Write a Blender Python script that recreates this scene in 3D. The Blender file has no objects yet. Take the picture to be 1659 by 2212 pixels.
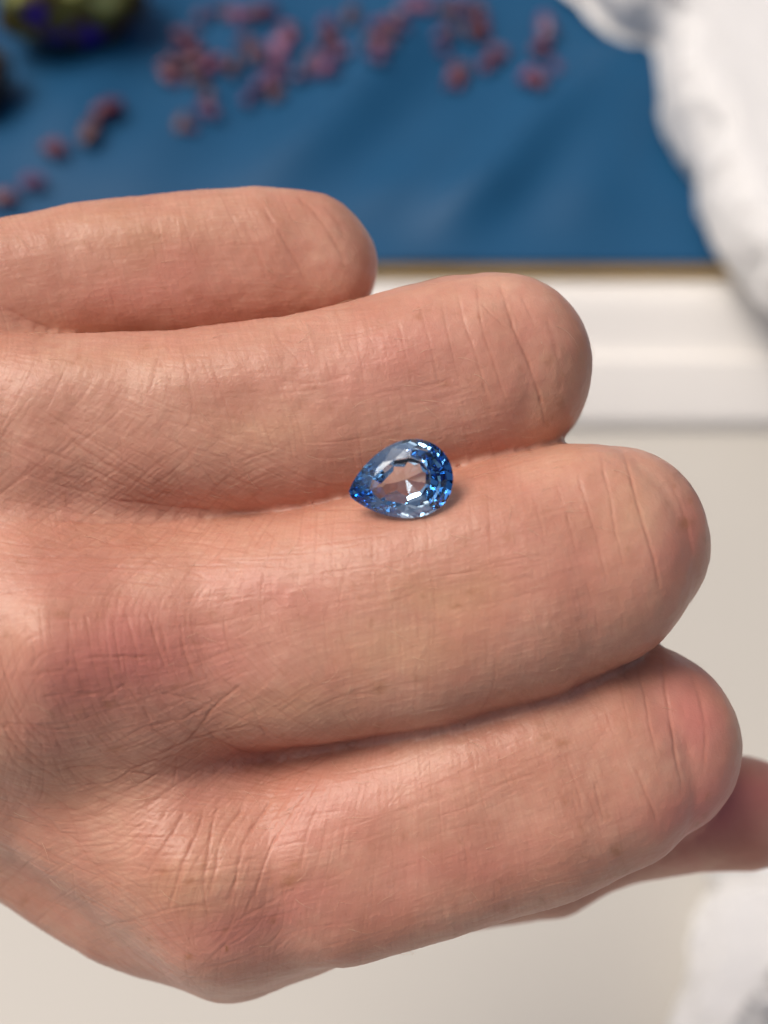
import bpy, bmesh, math, random
import numpy as np
from mathutils import Vector, Matrix

random.seed(5)
rng = np.random.default_rng(11)
scene = bpy.context.scene
COL = scene.collection
rad = math.radians

# ------------------------------------------------------------------ camera
# Photograph measured in a 1659 x 2212 grid; the hand is W = 66 mm across the frame.
PITCH = 55.0                 # degrees below the horizon
DIST = 123.0                 # camera to the plane of the stone, mm
S = 66.0 / 1659.0            # mm per grid unit in that plane
K = 1.3                      # size of the far things that goes with that height
HAND_H = 0.200               # height of the stone's plane above the table
cam_rot = Matrix.Rotation(rad(90 - PITCH), 4, 'X')
HAND_O = Vector((0, 0, HAND_H))
CAM_O = HAND_O + cam_rot @ Vector((0, 0, DIST / 1000))
cd = bpy.data.cameras.new('camera')
cam = bpy.data.objects.new('camera', cd)
COL.objects.link(cam)
cam.matrix_world = Matrix.Translation(CAM_O) @ cam_rot
cd.sensor_fit = 'HORIZONTAL'
cd.sensor_width = 36
cd.lens = 36 * DIST / 66.0
cd.clip_start = 0.005
cd.clip_end = 50
cd.dof.use_dof = True
cd.dof.focus_distance = (DIST - 3.5) / 1000
cd.dof.aperture_fstop = cd.lens / 2.8
scene.camera = cam

# ------------------------------------------------------------------ light
SUN_EL, SUN_AZ = 62.0, -74.0      # azimuth from straight ahead, negative = to the left
w = bpy.data.worlds.new('World')
scene.world = w
w.use_nodes = True
nt = w.node_tree
bg = nt.nodes['Background']
sky = nt.nodes.new('ShaderNodeTexSky')
sky.sky_type = 'NISHITA'
sky.sun_disc = False
sky.sun_elevation = rad(SUN_EL)
sky.sun_rotation = rad(SUN_AZ)
sky.air_density = 0.6
sky.dust_density = 8.0
sky.ozone_density = 0.6
nt.links.new(sky.outputs[0], bg.inputs[0])
bg.inputs[1].default_value = 0.082
sd = bpy.data.lights.new('sun', 'SUN')
sd.energy = 1.5
sd.angle = rad(30)
sd.color = (1.0, 0.94, 0.86)
sun = bpy.data.objects.new('sun', sd)
COL.objects.link(sun)
sl = Vector((math.sin(rad(SUN_AZ)) * math.cos(rad(SUN_EL)), math.cos(rad(SUN_AZ)) * math.cos(rad(SUN_EL)), math.sin(rad(SUN_EL))))
sun.rotation_euler = sl.to_track_quat('Z', 'Y').to_euler()
vs = scene.view_settings
vs.view_transform = 'Standard'
vs.look = 'None'
vs.exposure = 0.19
vs.gamma = 1.0
scene.cycles.max_bounces = 24
scene.cycles.transmission_bounces = 24
scene.cycles.glossy_bounces = 12
scene.cycles.use_denoising = True

# ------------------------------------------------------------------ helpers
def tag(o, label=None, cat=None, group=None, kind=None):
    if label: o['label'] = label
    if cat: o['category'] = cat
    if group: o['group'] = group
    if kind: o['kind'] = kind
    return o

def link(name, me, m=None, parent=None):
    o = bpy.data.objects.new(name, me)
    COL.objects.link(o)
    if m: me.materials.append(m)
    if parent: o.parent = parent
    return o

def mesh_np(name, co, faces, smooth=True):
    me = bpy.data.meshes.new(name)
    co = np.asarray(co, dtype=np.float32)
    faces = np.asarray(faces, dtype=np.int32)
    n, k = faces.shape
    me.vertices.add(len(co)); me.vertices.foreach_set('co', co.ravel())
    me.loops.add(n * k); me.loops.foreach_set('vertex_index', faces.ravel())
    me.polygons.add(n)
    me.polygons.foreach_set('loop_start', np.arange(0, n * k, k, dtype=np.int32))
    me.update(calc_edges=True)
    me.polygons.foreach_set('use_smooth', np.full(n, smooth))
    me.update()
    return me

def ray(px, py):
    d = Vector(((px - 829.5) * S, (1106 - py) * S, -DIST)).normalized()
    return cam_rot.to_3x3() @ d
def at_z(px, py, z):
    d = ray(px, py); t = (z - CAM_O.z) / d.z
    return CAM_O + d * t
def at_y(px, py, y):
    d = ray(px, py); t = (y - CAM_O.y) / d.y
    return CAM_O + d * t

_perm = np.random.default_rng(3).permutation(4096)
_grad = np.random.default_rng(4).normal(size=(4096, 3)); _grad /= np.linalg.norm(_grad, axis=1)[:, None]
def noise(p):
    p = np.asarray(p, dtype=np.float64)
    i = np.floor(p).astype(np.int64); f = p - i
    u = f * f * f * (f * (f * 6 - 15) + 10)
    out = 0
    for dx in (0, 1):
        for dy in (0, 1):
            for dz in (0, 1):
                h = _perm[(_perm[(_perm[(i[:, 0] + dx) & 4095] + i[:, 1] + dy) & 4095] + i[:, 2] + dz) & 4095]
                g = _grad[h]
                d = g[:, 0] * (f[:, 0] - dx) + g[:, 1] * (f[:, 1] - dy) + g[:, 2] * (f[:, 2] - dz)
                wx = u[:, 0] if dx else 1 - u[:, 0]
                wy = u[:, 1] if dy else 1 - u[:, 1]
                wz = u[:, 2] if dz else 1 - u[:, 2]
                out = out + d * wx * wy * wz
    return out

def smoothstep(a, b, x):
    t = np.clip((x - a) / (b - a), 0, 1)
    return t * t * (3 - 2 * t)

# materials ---------------------------------------------------------
def mat(name, col, rough=0.6, noise_scale=None, noise_amt=0.1, bump=None, spec=0.5, extra=None):
    m = bpy.data.materials.new(name)
    m.use_nodes = True
    t = m.node_tree; b = t.nodes['Principled BSDF']
    b.inputs['Roughness'].default_value = rough
    b.inputs['Specular IOR Level'].default_value = spec
    b.inputs['Base Color'].default_value = (*col, 1)
    tc = t.nodes.new('ShaderNodeTexCoord')
    if noise_scale:
        n = t.nodes.new('ShaderNodeTexNoise'); n.inputs['Scale'].default_value = noise_scale
        n.inputs['Detail'].default_value = 5
        t.links.new(tc.outputs['Object'], n.inputs['Vector'])
        mx = t.nodes.new('ShaderNodeMix'); mx.data_type = 'RGBA'
        mx.inputs[6].default_value = (*[c * (1 - noise_amt) for c in col], 1)
        mx.inputs[7].default_value = (*[min(1, c * (1 + noise_amt)) for c in col], 1)
        t.links.new(n.outputs[0], mx.inputs[0]); t.links.new(mx.outputs[2], b.inputs['Base Color'])
    if bump:
        n = t.nodes.new('ShaderNodeTexNoise'); n.inputs['Scale'].default_value = bump[0]
        n.inputs['Detail'].default_value = 4
        t.links.new(tc.outputs['Object'], n.inputs['Vector'])
        bp = t.nodes.new('ShaderNodeBump'); bp.inputs['Strength'].default_value = bump[1]
        bp.inputs['Distance'].default_value = bump[2]
        t.links.new(n.outputs[0], bp.inputs['Height']); t.links.new(bp.outputs[0], b.inputs['Normal'])
    return m

# ------------------------------------------------------------------ the setting
TABLE = mat("painted table", (0.53, 0.51, 0.465), 0.5, 14, 0.03, (900, 0.1, 0.0004))
LEDGE = mat('white paint', (0.82, 0.80, 0.765), 0.42, 18, 0.06, (700, 0.1, 0.0004))
def box_mesh(name, x0, x1, y0, y1, z0, z1):
    co = [(x, y, z) for z in (z0, z1) for y in (y0, y1) for x in (x0, x1)]
    fa = [(0, 2, 3, 1), (4, 5, 7, 6), (0, 1, 5, 4), (1, 3, 7, 5), (3, 2, 6, 7), (2, 0, 4, 6)]
    return mesh_np(name, co, fa, False)
gx = np.linspace(-1.5, 1.5, 41); gy = np.linspace(-1.2, 2.2, 47)
X, Y = np.meshgrid(gx, gy)
idx = np.arange(X.size).reshape(X.shape)
q = np.stack([idx[:-1, :-1], idx[:-1, 1:], idx[1:, 1:], idx[1:, :-1]], -1).reshape(-1, 4)
o = link('table_top', mesh_np('table_top', np.stack([X, Y, X * 0], -1).reshape(-1, 3), q), TABLE)
tag(o, kind='structure')

# white ledge with two moulded steps, profile in (y, z) measured along the middle of the frame
def at_slope(py, y, z, dy, dz):          # follow a sloping face from (y, z) until the row py
    a, b_ = 0.0, 0.2
    for _ in range(50):
        m = (a + b_) / 2
        p = Vector((0, y + dy * m, z + dz * m)) - CAM_O
        q_ = cam_rot.to_3x3().inverted() @ p
        row = 1106 + q_.y / q_.z * DIST / S
        if row > py: a = m
        else: b_ = m
    return y + dy * a, z + dz * a
y0 = at_z(829, 930, 0).y
z1 = 0.004
ya, za = at_slope(768, y0, z1, 0.80, 0.60)
yb, zb = ya + 0.0018, za - 0.0034
yc, zc = at_slope(752, yb, zb, 0.85, 0.5)
yd, zd = at_slope(640, yc, zc, 0.80, 0.60)
z2 = zd
y2 = at_z(829, 607, z2).y
z3 = at_y(829, 578, y2).z            # top of the board under the cloth
def rounded(pts, r, n=5):
    out = []
    for k, (p, rr) in enumerate(zip(pts, r)):
        if rr == 0 or k in (0, len(pts) - 1):
            out.append(p); continue
        p = Vector(p); a = (Vector(pts[k - 1]) - p).normalized(); b = (Vector(pts[k + 1]) - p).normalized()
        A, B = p + a * rr, p + b * rr
        for s in range(n + 1):
            t = s / n
            out.append(tuple(A.lerp(p, t).lerp(p.lerp(B, t), t)))
    return out
prof = rounded([(y0, -0.01), (y0, z1), (ya, za), (yb, zb), (yc, zc), (yd, zd), (y2 + 0.5, z2), (y2 + 0.5, -0.01)],
               [0, 0.0015, 0.002, 0.0004, 0.003, 0.004, 0, 0])
n = len(prof)
co = [(x, y, z) for x in (-1.2, 1.2) for (y, z) in prof]
bm = bmesh.new()
V = [bm.verts.new(c) for c in co]
for k in range(n - 1):
    bm.faces.new((V[k], V[n + k], V[n + k + 1], V[k + 1]))
me = bpy.data.meshes.new('white_ledge'); bm.to_mesh(me); bm.free()
me.shade_smooth()
me.set_sharp_from_angle(angle=rad(35))
ledge = link('white_ledge', me, LEDGE)
tag(ledge, kind='structure')

GOLD = mat('gilt board edge', (0.46, 0.30, 0.09), 0.5, 22, 0.55, (800, 0.2, 0.0004), 0.5)
bm = bmesh.new()
bmesh.ops.create_cube(bm, size=1)
for v in bm.verts:
    v.co = ((v.co.x) * 2.2, y2 + 0.0002 + (v.co.y + .5) * 0.45, z2 + 0.0003 + (v.co.z + .5) * (z3 - z2 - 0.0011))
bmesh.ops.bevel(bm, geom=bm.edges[:], offset=0.0006, segments=2, affect='EDGES')
me = bpy.data.meshes.new('board'); bm.to_mesh(me); bm.free()
o = link('board', me, GOLD)
tag(o, 'thin board with a gold coloured front edge under the blue cloth', 'board')

# blue cloth: soft diagonal folds
FOLDS = [((930, 560), (1160, 290), 0.0075, 0.0105), ((600, 380), (800, 190), 0.0060, 0.012), ((1230, 560), (1330, 250), 0.0035, 0.013),
         ((330, 400), (460, 180), 0.0035, 0.014), ((160, 330), (260, 60), 0.0040, 0.014), ((760, 500), (960, 330), 0.0030, 0.010)]
def cloth_h(x, y):
    p = np.stack([x, y, x * 0], -1)
    wv = noise(p * 9) * 0.020
    f = 0.0024 * noise(p * 13 + 7) + 0.0012 * noise(p * 28 + 3)
    for (pa, pb, hgt, wid) in FOLDS:
        A, B = at_z(*pa, z3), at_z(*pb, z3)
        d = (B - A); L = math.hypot(d.x, d.y)
        u = ((x - A.x) * d.x + (y - A.y) * d.y) / L
        v = (-(x - A.x) * d.y + (y - A.y) * d.x) / L + wv
        f = f + hgt * np.exp(-(v / wid) ** 2) * smoothstep(-0.03, 0.02, u) * (1 - smoothstep(L, L + 0.06, u))
    return f
gx = np.linspace(-0.42, 0.42, 300); gy = np.linspace(y2 + 0.0013, y2 + 0.44, 170)
X, Y = np.meshgrid(gx, gy)
H = cloth_h(X.ravel(), Y.ravel()).reshape(X.shape)
H = H - H.min()
edge = smoothstep(0, 0.03, Y - Y.min())
Z = z3 + H * (0.12 + 0.88 * edge)
idx = np.arange(X.size).reshape(X.shape)
q = np.stack([idx[:-1, :-1], idx[:-1, 1:], idx[1:, 1:], idx[1:, :-1]], -1).reshape(-1, 4)
BLUE = mat('blue satin', (0.009, 0.074, 0.172), 0.5, 40, 0.10, (2500, 0.15, 0.0002), 0.22)
cl = link('blue_cloth', mesh_np('blue_cloth', np.stack([X, Y, Z], -1).reshape(-1, 3), q), BLUE)
md = cl.modifiers.new('thickness', 'SOLIDIFY'); md.thickness = 0.0006; md.offset = -1
tag(cl, 'blue satin cloth with soft diagonal folds lying behind the hand', 'cloth')
def cloth_z(x, y):
    i = int(np.clip(np.searchsorted(gy, y), 1, len(gy) - 1)); j = int(np.clip(np.searchsorted(gx, x), 1, len(gx) - 1))
    return float(Z[i, j])

# white rocks: an outline on the table filled with a rising, chipped body
WHITE = mat('white rock', (0.76, 0.76, 0.755), 0.6, 120, 0.03, (1300, 0.6, 0.0006), 0.35)
def cells(p, sc, seed):                    # chipped planes: tilted facets in irregular cells
    r = np.random.default_rng(seed)
    lo_, hi_ = p.min(0), p.max(0)
    n_ = int(np.prod((hi_ - lo_) / sc)) + 4
    c = lo_ + r.random((n_, 2)) * (hi_ - lo_)
    g = r.normal(size=(n_, 2)) * 0.5; h = r.normal(size=n_) * 0.35
    d = ((p[:, None, :] - c[None]) ** 2).sum(-1)
    k = d.argmin(1)
    return h[k] + ((p - c[k]) / sc * g[k]).sum(1)
def rock(name, outline, z, height, crumple, seed, rim, jag):
    pts = [at_z(a, b, z) for a, b in outline]
    P = np.array([[p.x, p.y] for p in pts])
    k = len(P); dense = []
    for i in range(k):                                    # Catmull-Rom round the outline
        p0, p1, p2, p3 = P[i - 1], P[i], P[(i + 1) % k], P[(i + 2) % k]
        ns = max(3, int(np.linalg.norm(p2 - p1) / 0.0007))
        for s_ in range(ns):
            t = s_ / ns
            dense.append(0.5 * ((2 * p1) + (-p0 + p2) * t + (2 * p0 - 5 * p1 + 4 * p2 - p3) * t * t + (-p0 + 3 * p1 - 3 * p2 + p3) * t ** 3))
    D = np.array(dense); m = len(D); c = P.mean(0)
    tn = np.roll(D, -3, 0) - np.roll(D, 3, 0); nn = np.stack([tn[:, 1], -tn[:, 0]], -1); nn /= np.linalg.norm(nn, axis=1)[:, None]
    if ((D - c) * nn).sum() < 0: nn = -nn
    co = []
    prof_ = [(-0.35, 0.0), (-0.1, 0.12), (0.0, 0.28), (0.02, 0.45), (-0.06, 0.62), (-0.2, 0.77), (-0.42, 0.89), (-0.7, 0.97), (-1.1, 1.0)]
    full = []
    for a, b in zip(prof_[:-1], prof_[1:]):
        for s_ in range(3): full.append((a[0] + (b[0] - a[0]) * s_ / 3, a[1] + (b[1] - a[1]) * s_ / 3))
    full.append(prof_[-1])
    arc = np.cumsum(np.r_[0, np.linalg.norm(np.diff(D, axis=0), axis=1)])
    for f, h in full:
        q3 = np.stack([D[:, 0], D[:, 1], np.full(m, z + h * height)], -1)
        j_ = jag * (0.9 * noise(q3 * 95 + seed) + 0.6 * noise(q3 * 230 + seed * 2)) * (0.4 + h)
        j_ = j_ + jag * 0.45 * cells(np.stack([arc, np.full(m, h * height * 1.2)], -1) + 0.0, 0.006, int(seed)) * (h > 0)
        xy = D + nn * (f * rim + j_)[:, None]
        zz = z + h * height + (0 if h == 0 else 1) * (crumple * 0.5 * noise(q3 * 60 + 9))
        co.append(np.stack([xy[:, 0], xy[:, 1], np.maximum(zz, z)], -1))
    last = co[-1]
    for u in np.linspace(0, 1, 46)[1:] ** 1.0:
        xy = last[:, :2] + (c - last[:, :2]) * u * 0.997
        q3 = np.stack([xy[:, 0], xy[:, 1], np.full(m, seed)], -1)
        zz = last[:, 2] * (1 - smoothstep(0, .35, u)) + (z + height) * smoothstep(0, .35, u)
        zz = zz + crumple * (1 - (1 - u) ** 6 * 0.8) * (cells(xy, 0.012, int(seed) + 1) * 0.9 + 0.7 * noise(q3 * 45) + 0.3 * noise(q3 * 130))
        co.append(np.stack([xy[:, 0], xy[:, 1], zz], -1))
    co = np.array(co); rings = len(co)
    for _ in range(1):
        co[1:-1] = 0.5 * co[1:-1] + 0.125 * (co[:-2] + co[2:] + np.roll(co[1:-1], 1, 1) + np.roll(co[1:-1], -1, 1))
    idx = np.arange(rings * m).reshape(rings, m)
    q = np.stack([idx[:-1], np.roll(idx[:-1], -1, 1), np.roll(idx[1:], -1, 1), idx[1:]], -1).reshape(-1, 4)
    me = mesh_np(name, co.reshape(-1, 3), q)
    bm = bmesh.new(); bm.from_mesh(me); bmesh.ops.recalc_face_normals(bm, faces=bm.faces[:]); bm.to_mesh(me); bm.free()
    return link(name, me, WHITE)
o = rock('white_rock', [(1190, -60), (1235, 20), (1290, 78), (1350, 104), (1385, 110), (1398, 150), (1402, 205), (1408, 270), (1432, 325), (1470, 385), (1500, 415),
                        (1496, 455), (1510, 510), (1545, 580), (1600, 640), (1690, 720), (1900, 760), (2150, 500), (2150, 50), (1900, -250), (1400, -250)],
         z3 + 0.004, 0.020 * K, 0.0003, 2.0, 0.0065 * K, 0.0030)
tag(o, 'large smooth topped white rock with a chipped edge on the blue cloth', 'rock')
o = rock('white_rock', [(1445, 2420), (1430, 2200), (1436, 2060), (1455, 1960), (1500, 1890), (1600, 1830), (1800, 1790), (2100, 1900), (2150, 2250), (1900, 2480)],
         0.0, 0.020 * K, 0.009, 5.0, 0.010 * K, 0.0050)
tag(o, 'crumpled looking white rock on the pale table below the thumb', 'rock')

# minerals at the far left
def lump(name, px, py, sx, sy, sz, seed, m, facets):
    bm = bmesh.new()
    bmesh.ops.create_icosphere(bm, subdivisions=4, radius=1)
    p = np.array([v.co[:] for v in bm.verts])
    d = 1 + 0.30 * noise(p * 1.3 + seed) + 0.2 * noise(p * 2.9 + seed) + 0.1 * noise(p * 6 + seed)
    p = p * d[:, None]
    r2 = np.random.default_rng(int(seed * 10))
    for k in range(facets):                                # flat cleavage faces
        nrm = r2.normal(size=3); nrm /= np.linalg.norm(nrm)
        h = p @ nrm; lim = 0.78 + 0.1 * r2.random()
        p = p - np.maximum(h - lim, 0)[:, None] * nrm * 0.9
    for v, c in zip(bm.verts, p): v.co = (c[0] * sx, c[1] * sy, c[2] * sz)
    me = bpy.data.meshes.new(name); bm.to_mesh(me); bm.free(); me.shade_smooth(); me.set_sharp_from_angle(angle=rad(28))
    b = at_z(px, py, z3 + 0.002)
    o = link(name, me, m)
    o.location = (b.x, b.y, cloth_z(b.x, b.y) + sz * 0.72)
    return o
ORE = mat('olive ore', (0.30, 0.27, 0.05), 0.4, None)
t = ORE.node_tree; b = t.nodes['Principled BSDF']; tc = t.nodes['Texture Coordinate']
nn = t.nodes.new('ShaderNodeTexNoise'); nn.inputs['Scale'].default_value = 95; nn.inputs['Detail'].default_value = 3
rp = t.nodes.new('ShaderNodeValToRGB')
el = rp.color_ramp.elements
el[0].position = 0.34; el[0].color = (0.05, 0.008, 0.42, 1)
el[1].position = 0.42; el[1].color = (0.09, 0.055, 0.015, 1)
for pos, c in ((0.52, (0.10, 0.085, 0.012, 1)), (0.60, (0.20, 0.20, 0.035, 1)), (0.68, (0.50, 0.54, 0.20, 1))):
    e = el.new(pos); e.color = c
t.links.new(tc.outputs['Object'], nn.inputs['Vector']); t.links.new(nn.outputs[0], rp.inputs[0]); t.links.new(rp.outputs[0], b.inputs['Base Color'])
b.inputs['Metallic'].default_value = 0.3
DARK = mat('brown ore', (0.05, 0.032, 0.02), 0.4, 200, 0.5, (400, 0.4, 0.001))
o = lump('mineral_lump', 160, 70, 0.018 * K, 0.015 * K, 0.015 * K, 3.1, ORE, 16)
tag(o, 'olive yellow rough mineral lump with a violet patch on the blue cloth', 'mineral')
o = lump('mineral_lump', -35, 215, 0.0075 * K, 0.0085 * K, 0.0085 * K, 7.7, DARK, 6)
tag(o, 'dark brown rough mineral lump cut off by the left edge', 'mineral')

# small rough red crystals scattered on the blue cloth
CRYST = []
for nme, c in (('brick', (0.14, 0.032, 0.055)), ('plum', (0.105, 0.048, 0.12)), ('rose', (0.24, 0.09, 0.18)), ('russet', (0.13, 0.060, 0.062))):
    m_ = mat('crystal ' + nme, c, 0.35, 500, 0.4, (900, 0.4, 0.0006), 0.5)
    m_.node_tree.nodes['Principled BSDF'].inputs['Subsurface Weight'].default_value = 0.0
    CRYST.append(m_)
def crystal_mesh(seed, m):
    r = np.random.default_rng(seed)
    bm = bmesh.new()
    rings = []
    hw = 0.0017 * K
    for k, (z_, f) in enumerate(((-1.5, .45), (-1.05, .95), (0.1, 1.1), (1.0, .85), (1.5, .35))):
        rg = []
        for a in range(6):
            an = a * math.pi / 3 + r.normal() * 0.12
            q_ = f * hw * r.uniform(0.82, 1.18)
            rg.append(bm.verts.new((z_ * hw * r.uniform(.9, 1.1), q_ * math.cos(an), q_ * math.sin(an) * 0.85)))
        rings.append(rg)
    for a, b in zip(rings[:-1], rings[1:]):
        for k in range(6):
            bm.faces.new((a[k], a[(k + 1) % 6], b[(k + 1) % 6], b[k]))
    bm.faces.new(rings[0][::-1]); bm.faces.new(rings[-1])
    bmesh.ops.bevel(bm, geom=bm.edges[:], offset=hw * 0.07, segments=1, affect='EDGES')
    bmesh.ops.recalc_face_normals(bm, faces=bm.faces[:])
    me = bpy.data.meshes.new('red_crystal'); bm.to_mesh(me); bm.free()
    me.materials.append(m)
    return me
PET = {(q_, k): crystal_mesh(q_ * 7 + 1, CRYST[k]) for q_ in range(4) for k in range(4)}
lone = [(233, 240, 0, 1.45, 'dark red crystal topmost of the pair left of the main scatter'),
        (193, 288, 3, 1.25, 'russet crystal lower of the pair left of the main scatter'),
        (119, 322, 0, 1.1, 'small lone crystal second from the left above the little finger'),
        (67, 384, 1, 0.95, 'small dark lone crystal close to the left edge'),
        (4, 415, 0, 1.1, 'rough crystal half cut off by the left edge just above the little finger'),
        (1142, 165, 2, 1.0, 'pinkish crystal at the right end, lower left of the end pair'),
        (1160, 190, 0, 1.1, 'dark crystal nearest the camera at the right end of the scatter'),
        (1200, 147, 1, 0.8, 'small faint crystal close to the white rock, right of the end pair'),
        (1180, 45, 1, 1.35, 'plum crystal highest beside the white rock'),
        (1168, 92, 0, 1.1, 'rough crystal just below the plum one beside the white rock')]
gp = {
 'left': ([(170, 30, 3), (240, 15, 1), (150, 120, 0), (150, 165, 0), (60, 215, 3), (60, 285, 0), (110, 240, 3), (140, 290, 3), (220, 262, 2), (300, 262, 3), (95, 175, 1), (165, 220, 0),
           (210, 365, 3), (190, 415, 1), (105, 470, 3)], 'rough reddish crystal in the left part of the crowded scatter on blue cloth'),
 'middle': ([(300, 20, 1), (380, 50, 0), (440, 25, 1), (505, 75, 2), (520, 115, 2), (370, 150, 3), (380, 200, 3), (480, 195, 1), (470, 250, 0), (440, 290, 0), (470, 330, 3),
             (360, 365, 1), (600, 200, 3), (560, 265, 1), (625, 240, 1), (680, 90, 3), (760, 40, 3), (705, 140, 0), (735, 195, 1), (690, 245, 1), (830, 165, 3), (880, 190, 2), (870, 245, 1),
             (900, 80, 0), (925, 110, 0), (960, 40, 1)], 'rough reddish crystal in the middle of the crowded scatter on blue cloth'),
 'right': ([(1030, 10, 0), (1110, 110, 1), (1120, 155, 1), (1130, 20, 3), (1220, 15, 1), (1255, 65, 3), (1275, 95, 0), (1330, 165, 0), (1290, 210, 0), (1190, 235, 3), (1180, 285, 0),
            (1240, -5, 3)], 'rough reddish crystal in the right part of the crowded scatter on blue cloth')}
allf = [(a, b, k, s, lab, 'lone crystals on the blue cloth') for a, b, k, s, lab in lone]
for key, (lst, lab) in gp.items():
    for u, v_, k in lst + [(u + random.uniform(-42, 42), v_ + random.uniform(-34, 34), (k + random.randrange(3)) % 4) for u, v_, k in lst]:
        allf.append((332 + u * .5604, v_ * .5604, k, random.uniform(0.55, 1.0), lab.replace('reddish', ('brick red', 'plum purple', 'pale rose', 'russet brown')[k]), 'crystals scattered on the blue cloth, ' + key + ' part'))
for i, (a, b, k, sc_, lab, grp) in enumerate(allf):
    p = at_z(a, b, z3 + 0.006)
    root = link('red_crystal', PET[(i % 4, k)])
    root.location = (p.x, p.y, cloth_z(p.x, p.y) + 0.0016 * K * sc_)
    root.scale = (sc_ * random.uniform(.85, 1.25), sc_, sc_)
    root.rotation_euler = (random.uniform(0, 6.28), random.uniform(-.35, .35), random.uniform(0, 6.28))
    tag(root, lab, 'crystal', grp)

# hand frame: x right, y up, z towards the camera, millimetres, origin at the middle of the frame
def hp(px, py, z):
    k = S * (DIST - z) / DIST
    return np.array([(px - 829.5) * k, (1106 - py) * k, z])
# ------------------------------------------------------------------ the pear-cut stone
def pear(th):
    return np.array([4.25 * math.cos(th), 3.70 * math.sin(th) * abs(math.sin(th / 2)) ** 0.62])
out = np.array([pear(2 * math.pi * (k + 0.001) / 72) for k in range(72)])
out[:, 0] -= 0.0
def support(phi):
    nvec = np.array([math.cos(phi), math.sin(phi)]); return float((out @ nvec).max())
bm = bmesh.new()
ZT, ZB, G = 3.0, -5.0, 0.10
top = [bm.verts.new((p[0], p[1], ZT)) for p in out]; bot = [bm.verts.new((p[0], p[1], ZB)) for p in out]
bm.faces.new(top); bm.faces.new(bot[::-1])
for k in range(72):
    k2 = (k + 1) % 72
    bm.faces.new((top[k], bot[k], bot[k2], top[k2]))
def cut(nrm, pt):
    geom = bm.verts[:] + bm.edges[:] + bm.faces[:]
    res = bmesh.ops.bisect_plane(bm, geom=geom, plane_co=pt, plane_no=nrm, clear_outer=True, dist=1e-6)
    ed = [e for e in res['geom_cut'] if isinstance(e, bmesh.types.BMEdge)]
    if len(ed) >= 3: bmesh.ops.contextual_create(bm, geom=ed)
PAV = []
def facet(phi_deg, ang, dist_frac, z, up):
    phi = rad(phi_deg); h = support(phi) * dist_frac
    a = rad(ang)
    nrm = Vector((math.sin(a) * math.cos(phi), math.sin(a) * math.sin(phi), math.cos(a) * (1 if up else -1)))
    if not up: PAV.append((nrm, Vector((h * math.cos(phi), h * math.sin(phi), z))))
    cut(nrm, Vector((h * math.cos(phi), h * math.sin(phi), z)))
mains = [0, 50, 78, 112, 146, 180, 214, 248, 282, 310]
mids = [44, 62, 70, 87, 103, 121, 137, 155, 171, 189, 205, 223, 239, 257, 273, 290, 298, 316]
stars = [30, 64, 95, 129, 163, 197, 231, 265, 296, 330]
TBL = 1.05
cut(Vector((1, 0, 0)), Vector((4.12, 0, 0)))
for p in mids: facet(p + random.uniform(-2, 2), 43, 1.0, G, True)
for p in mains: facet(p + random.uniform(-1.5, 1.5), 35 if p else 30, 1.0 if p else .97, G + (0.12 if p else 0.0), True)
cut(Vector((0, 0, 1)), Vector((0, 0, TBL)))
for p in stars: facet(p, 20, 0.575, TBL * 0.985, True)
for p in mids[::2] + [180]: facet(p + random.uniform(-2.5, 2.5), 46, 1.0, -G, False)
for p in mains: facet(p + 4 + random.uniform(-2, 2), 41.5, 1.0, -G - 0.12, False)
for p in stars: facet(p + 5 + random.uniform(-3, 3), 36, 0.51, -1.40, False)
for p in mains: facet(p - 3 + random.uniform(-3, 3), 26, 0.37, -1.72, False)
bmesh.ops.remove_doubles(bm, verts=bm.verts[:], dist=0.004)
bmesh.ops.recalc_face_normals(bm, faces=bm.faces[:])
for v in bm.verts: v.co = v.co * 0.001
sm = bpy.data.meshes.new('pear_cut_stone'); bm.to_mesh(sm); bm.free()
sm.shade_flat()
GEM = bpy.data.materials.new('blue sapphire'); GEM.use_nodes = True
t = GEM.node_tree
for n_ in list(t.nodes): t.nodes.remove(n_)
om = t.nodes.new('ShaderNodeOutputMaterial'); gl = t.nodes.new('ShaderNodeBsdfGlass')
gl.inputs['IOR'].default_value = 1.77; gl.inputs['Roughness'].default_value = 0.0
gl.inputs['Color'].default_value = (0.99, 0.995, 1, 1)
tcg = t.nodes.new('ShaderNodeTexCoord'); sx = t.nodes.new('ShaderNodeSeparateXYZ')
ng = t.nodes.new('ShaderNodeTexNoise'); ng.inputs['Scale'].default_value = 330
mr = t.nodes.new('ShaderNodeMapRange'); mr.inputs[1].default_value = -0.0042; mr.inputs[2].default_value = 0.0042
ad = t.nodes.new('ShaderNodeMath'); ad.operation = 'MULTIPLY_ADD'; ad.inputs[1].default_value = 0.5
sb = t.nodes.new('ShaderNodeMath'); sb.operation = 'SUBTRACT'; sb.inputs[1].default_value = 0.25
zr = t.nodes.new('ShaderNodeValToRGB'); ze = zr.color_ramp.elements
ze[0].position = 0.10; ze[0].color = (0.68, 0.85, 0.97, 1); ze[1].position = 0.90; ze[1].color = (0.54, 0.77, 0.95, 1)
for ps, c_ in ((0.36, (0.97, 0.985, 1, 1)), (0.60, (1, 1, 1, 1))):
    e_ = ze.new(ps); e_.color = c_
L2 = t.links.new
L2(tcg.outputs['Object'], sx.inputs[0]); L2(tcg.outputs['Object'], ng.inputs['Vector']); L2(sx.outputs['X'], mr.inputs[0])
L2(ng.outputs[0], ad.inputs[0]); L2(mr.outputs[0], ad.inputs[2]); L2(ad.outputs[0], sb.inputs[0]); L2(sb.outputs[0], zr.inputs[0]); L2(zr.outputs[0], gl.inputs['Color'])
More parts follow.
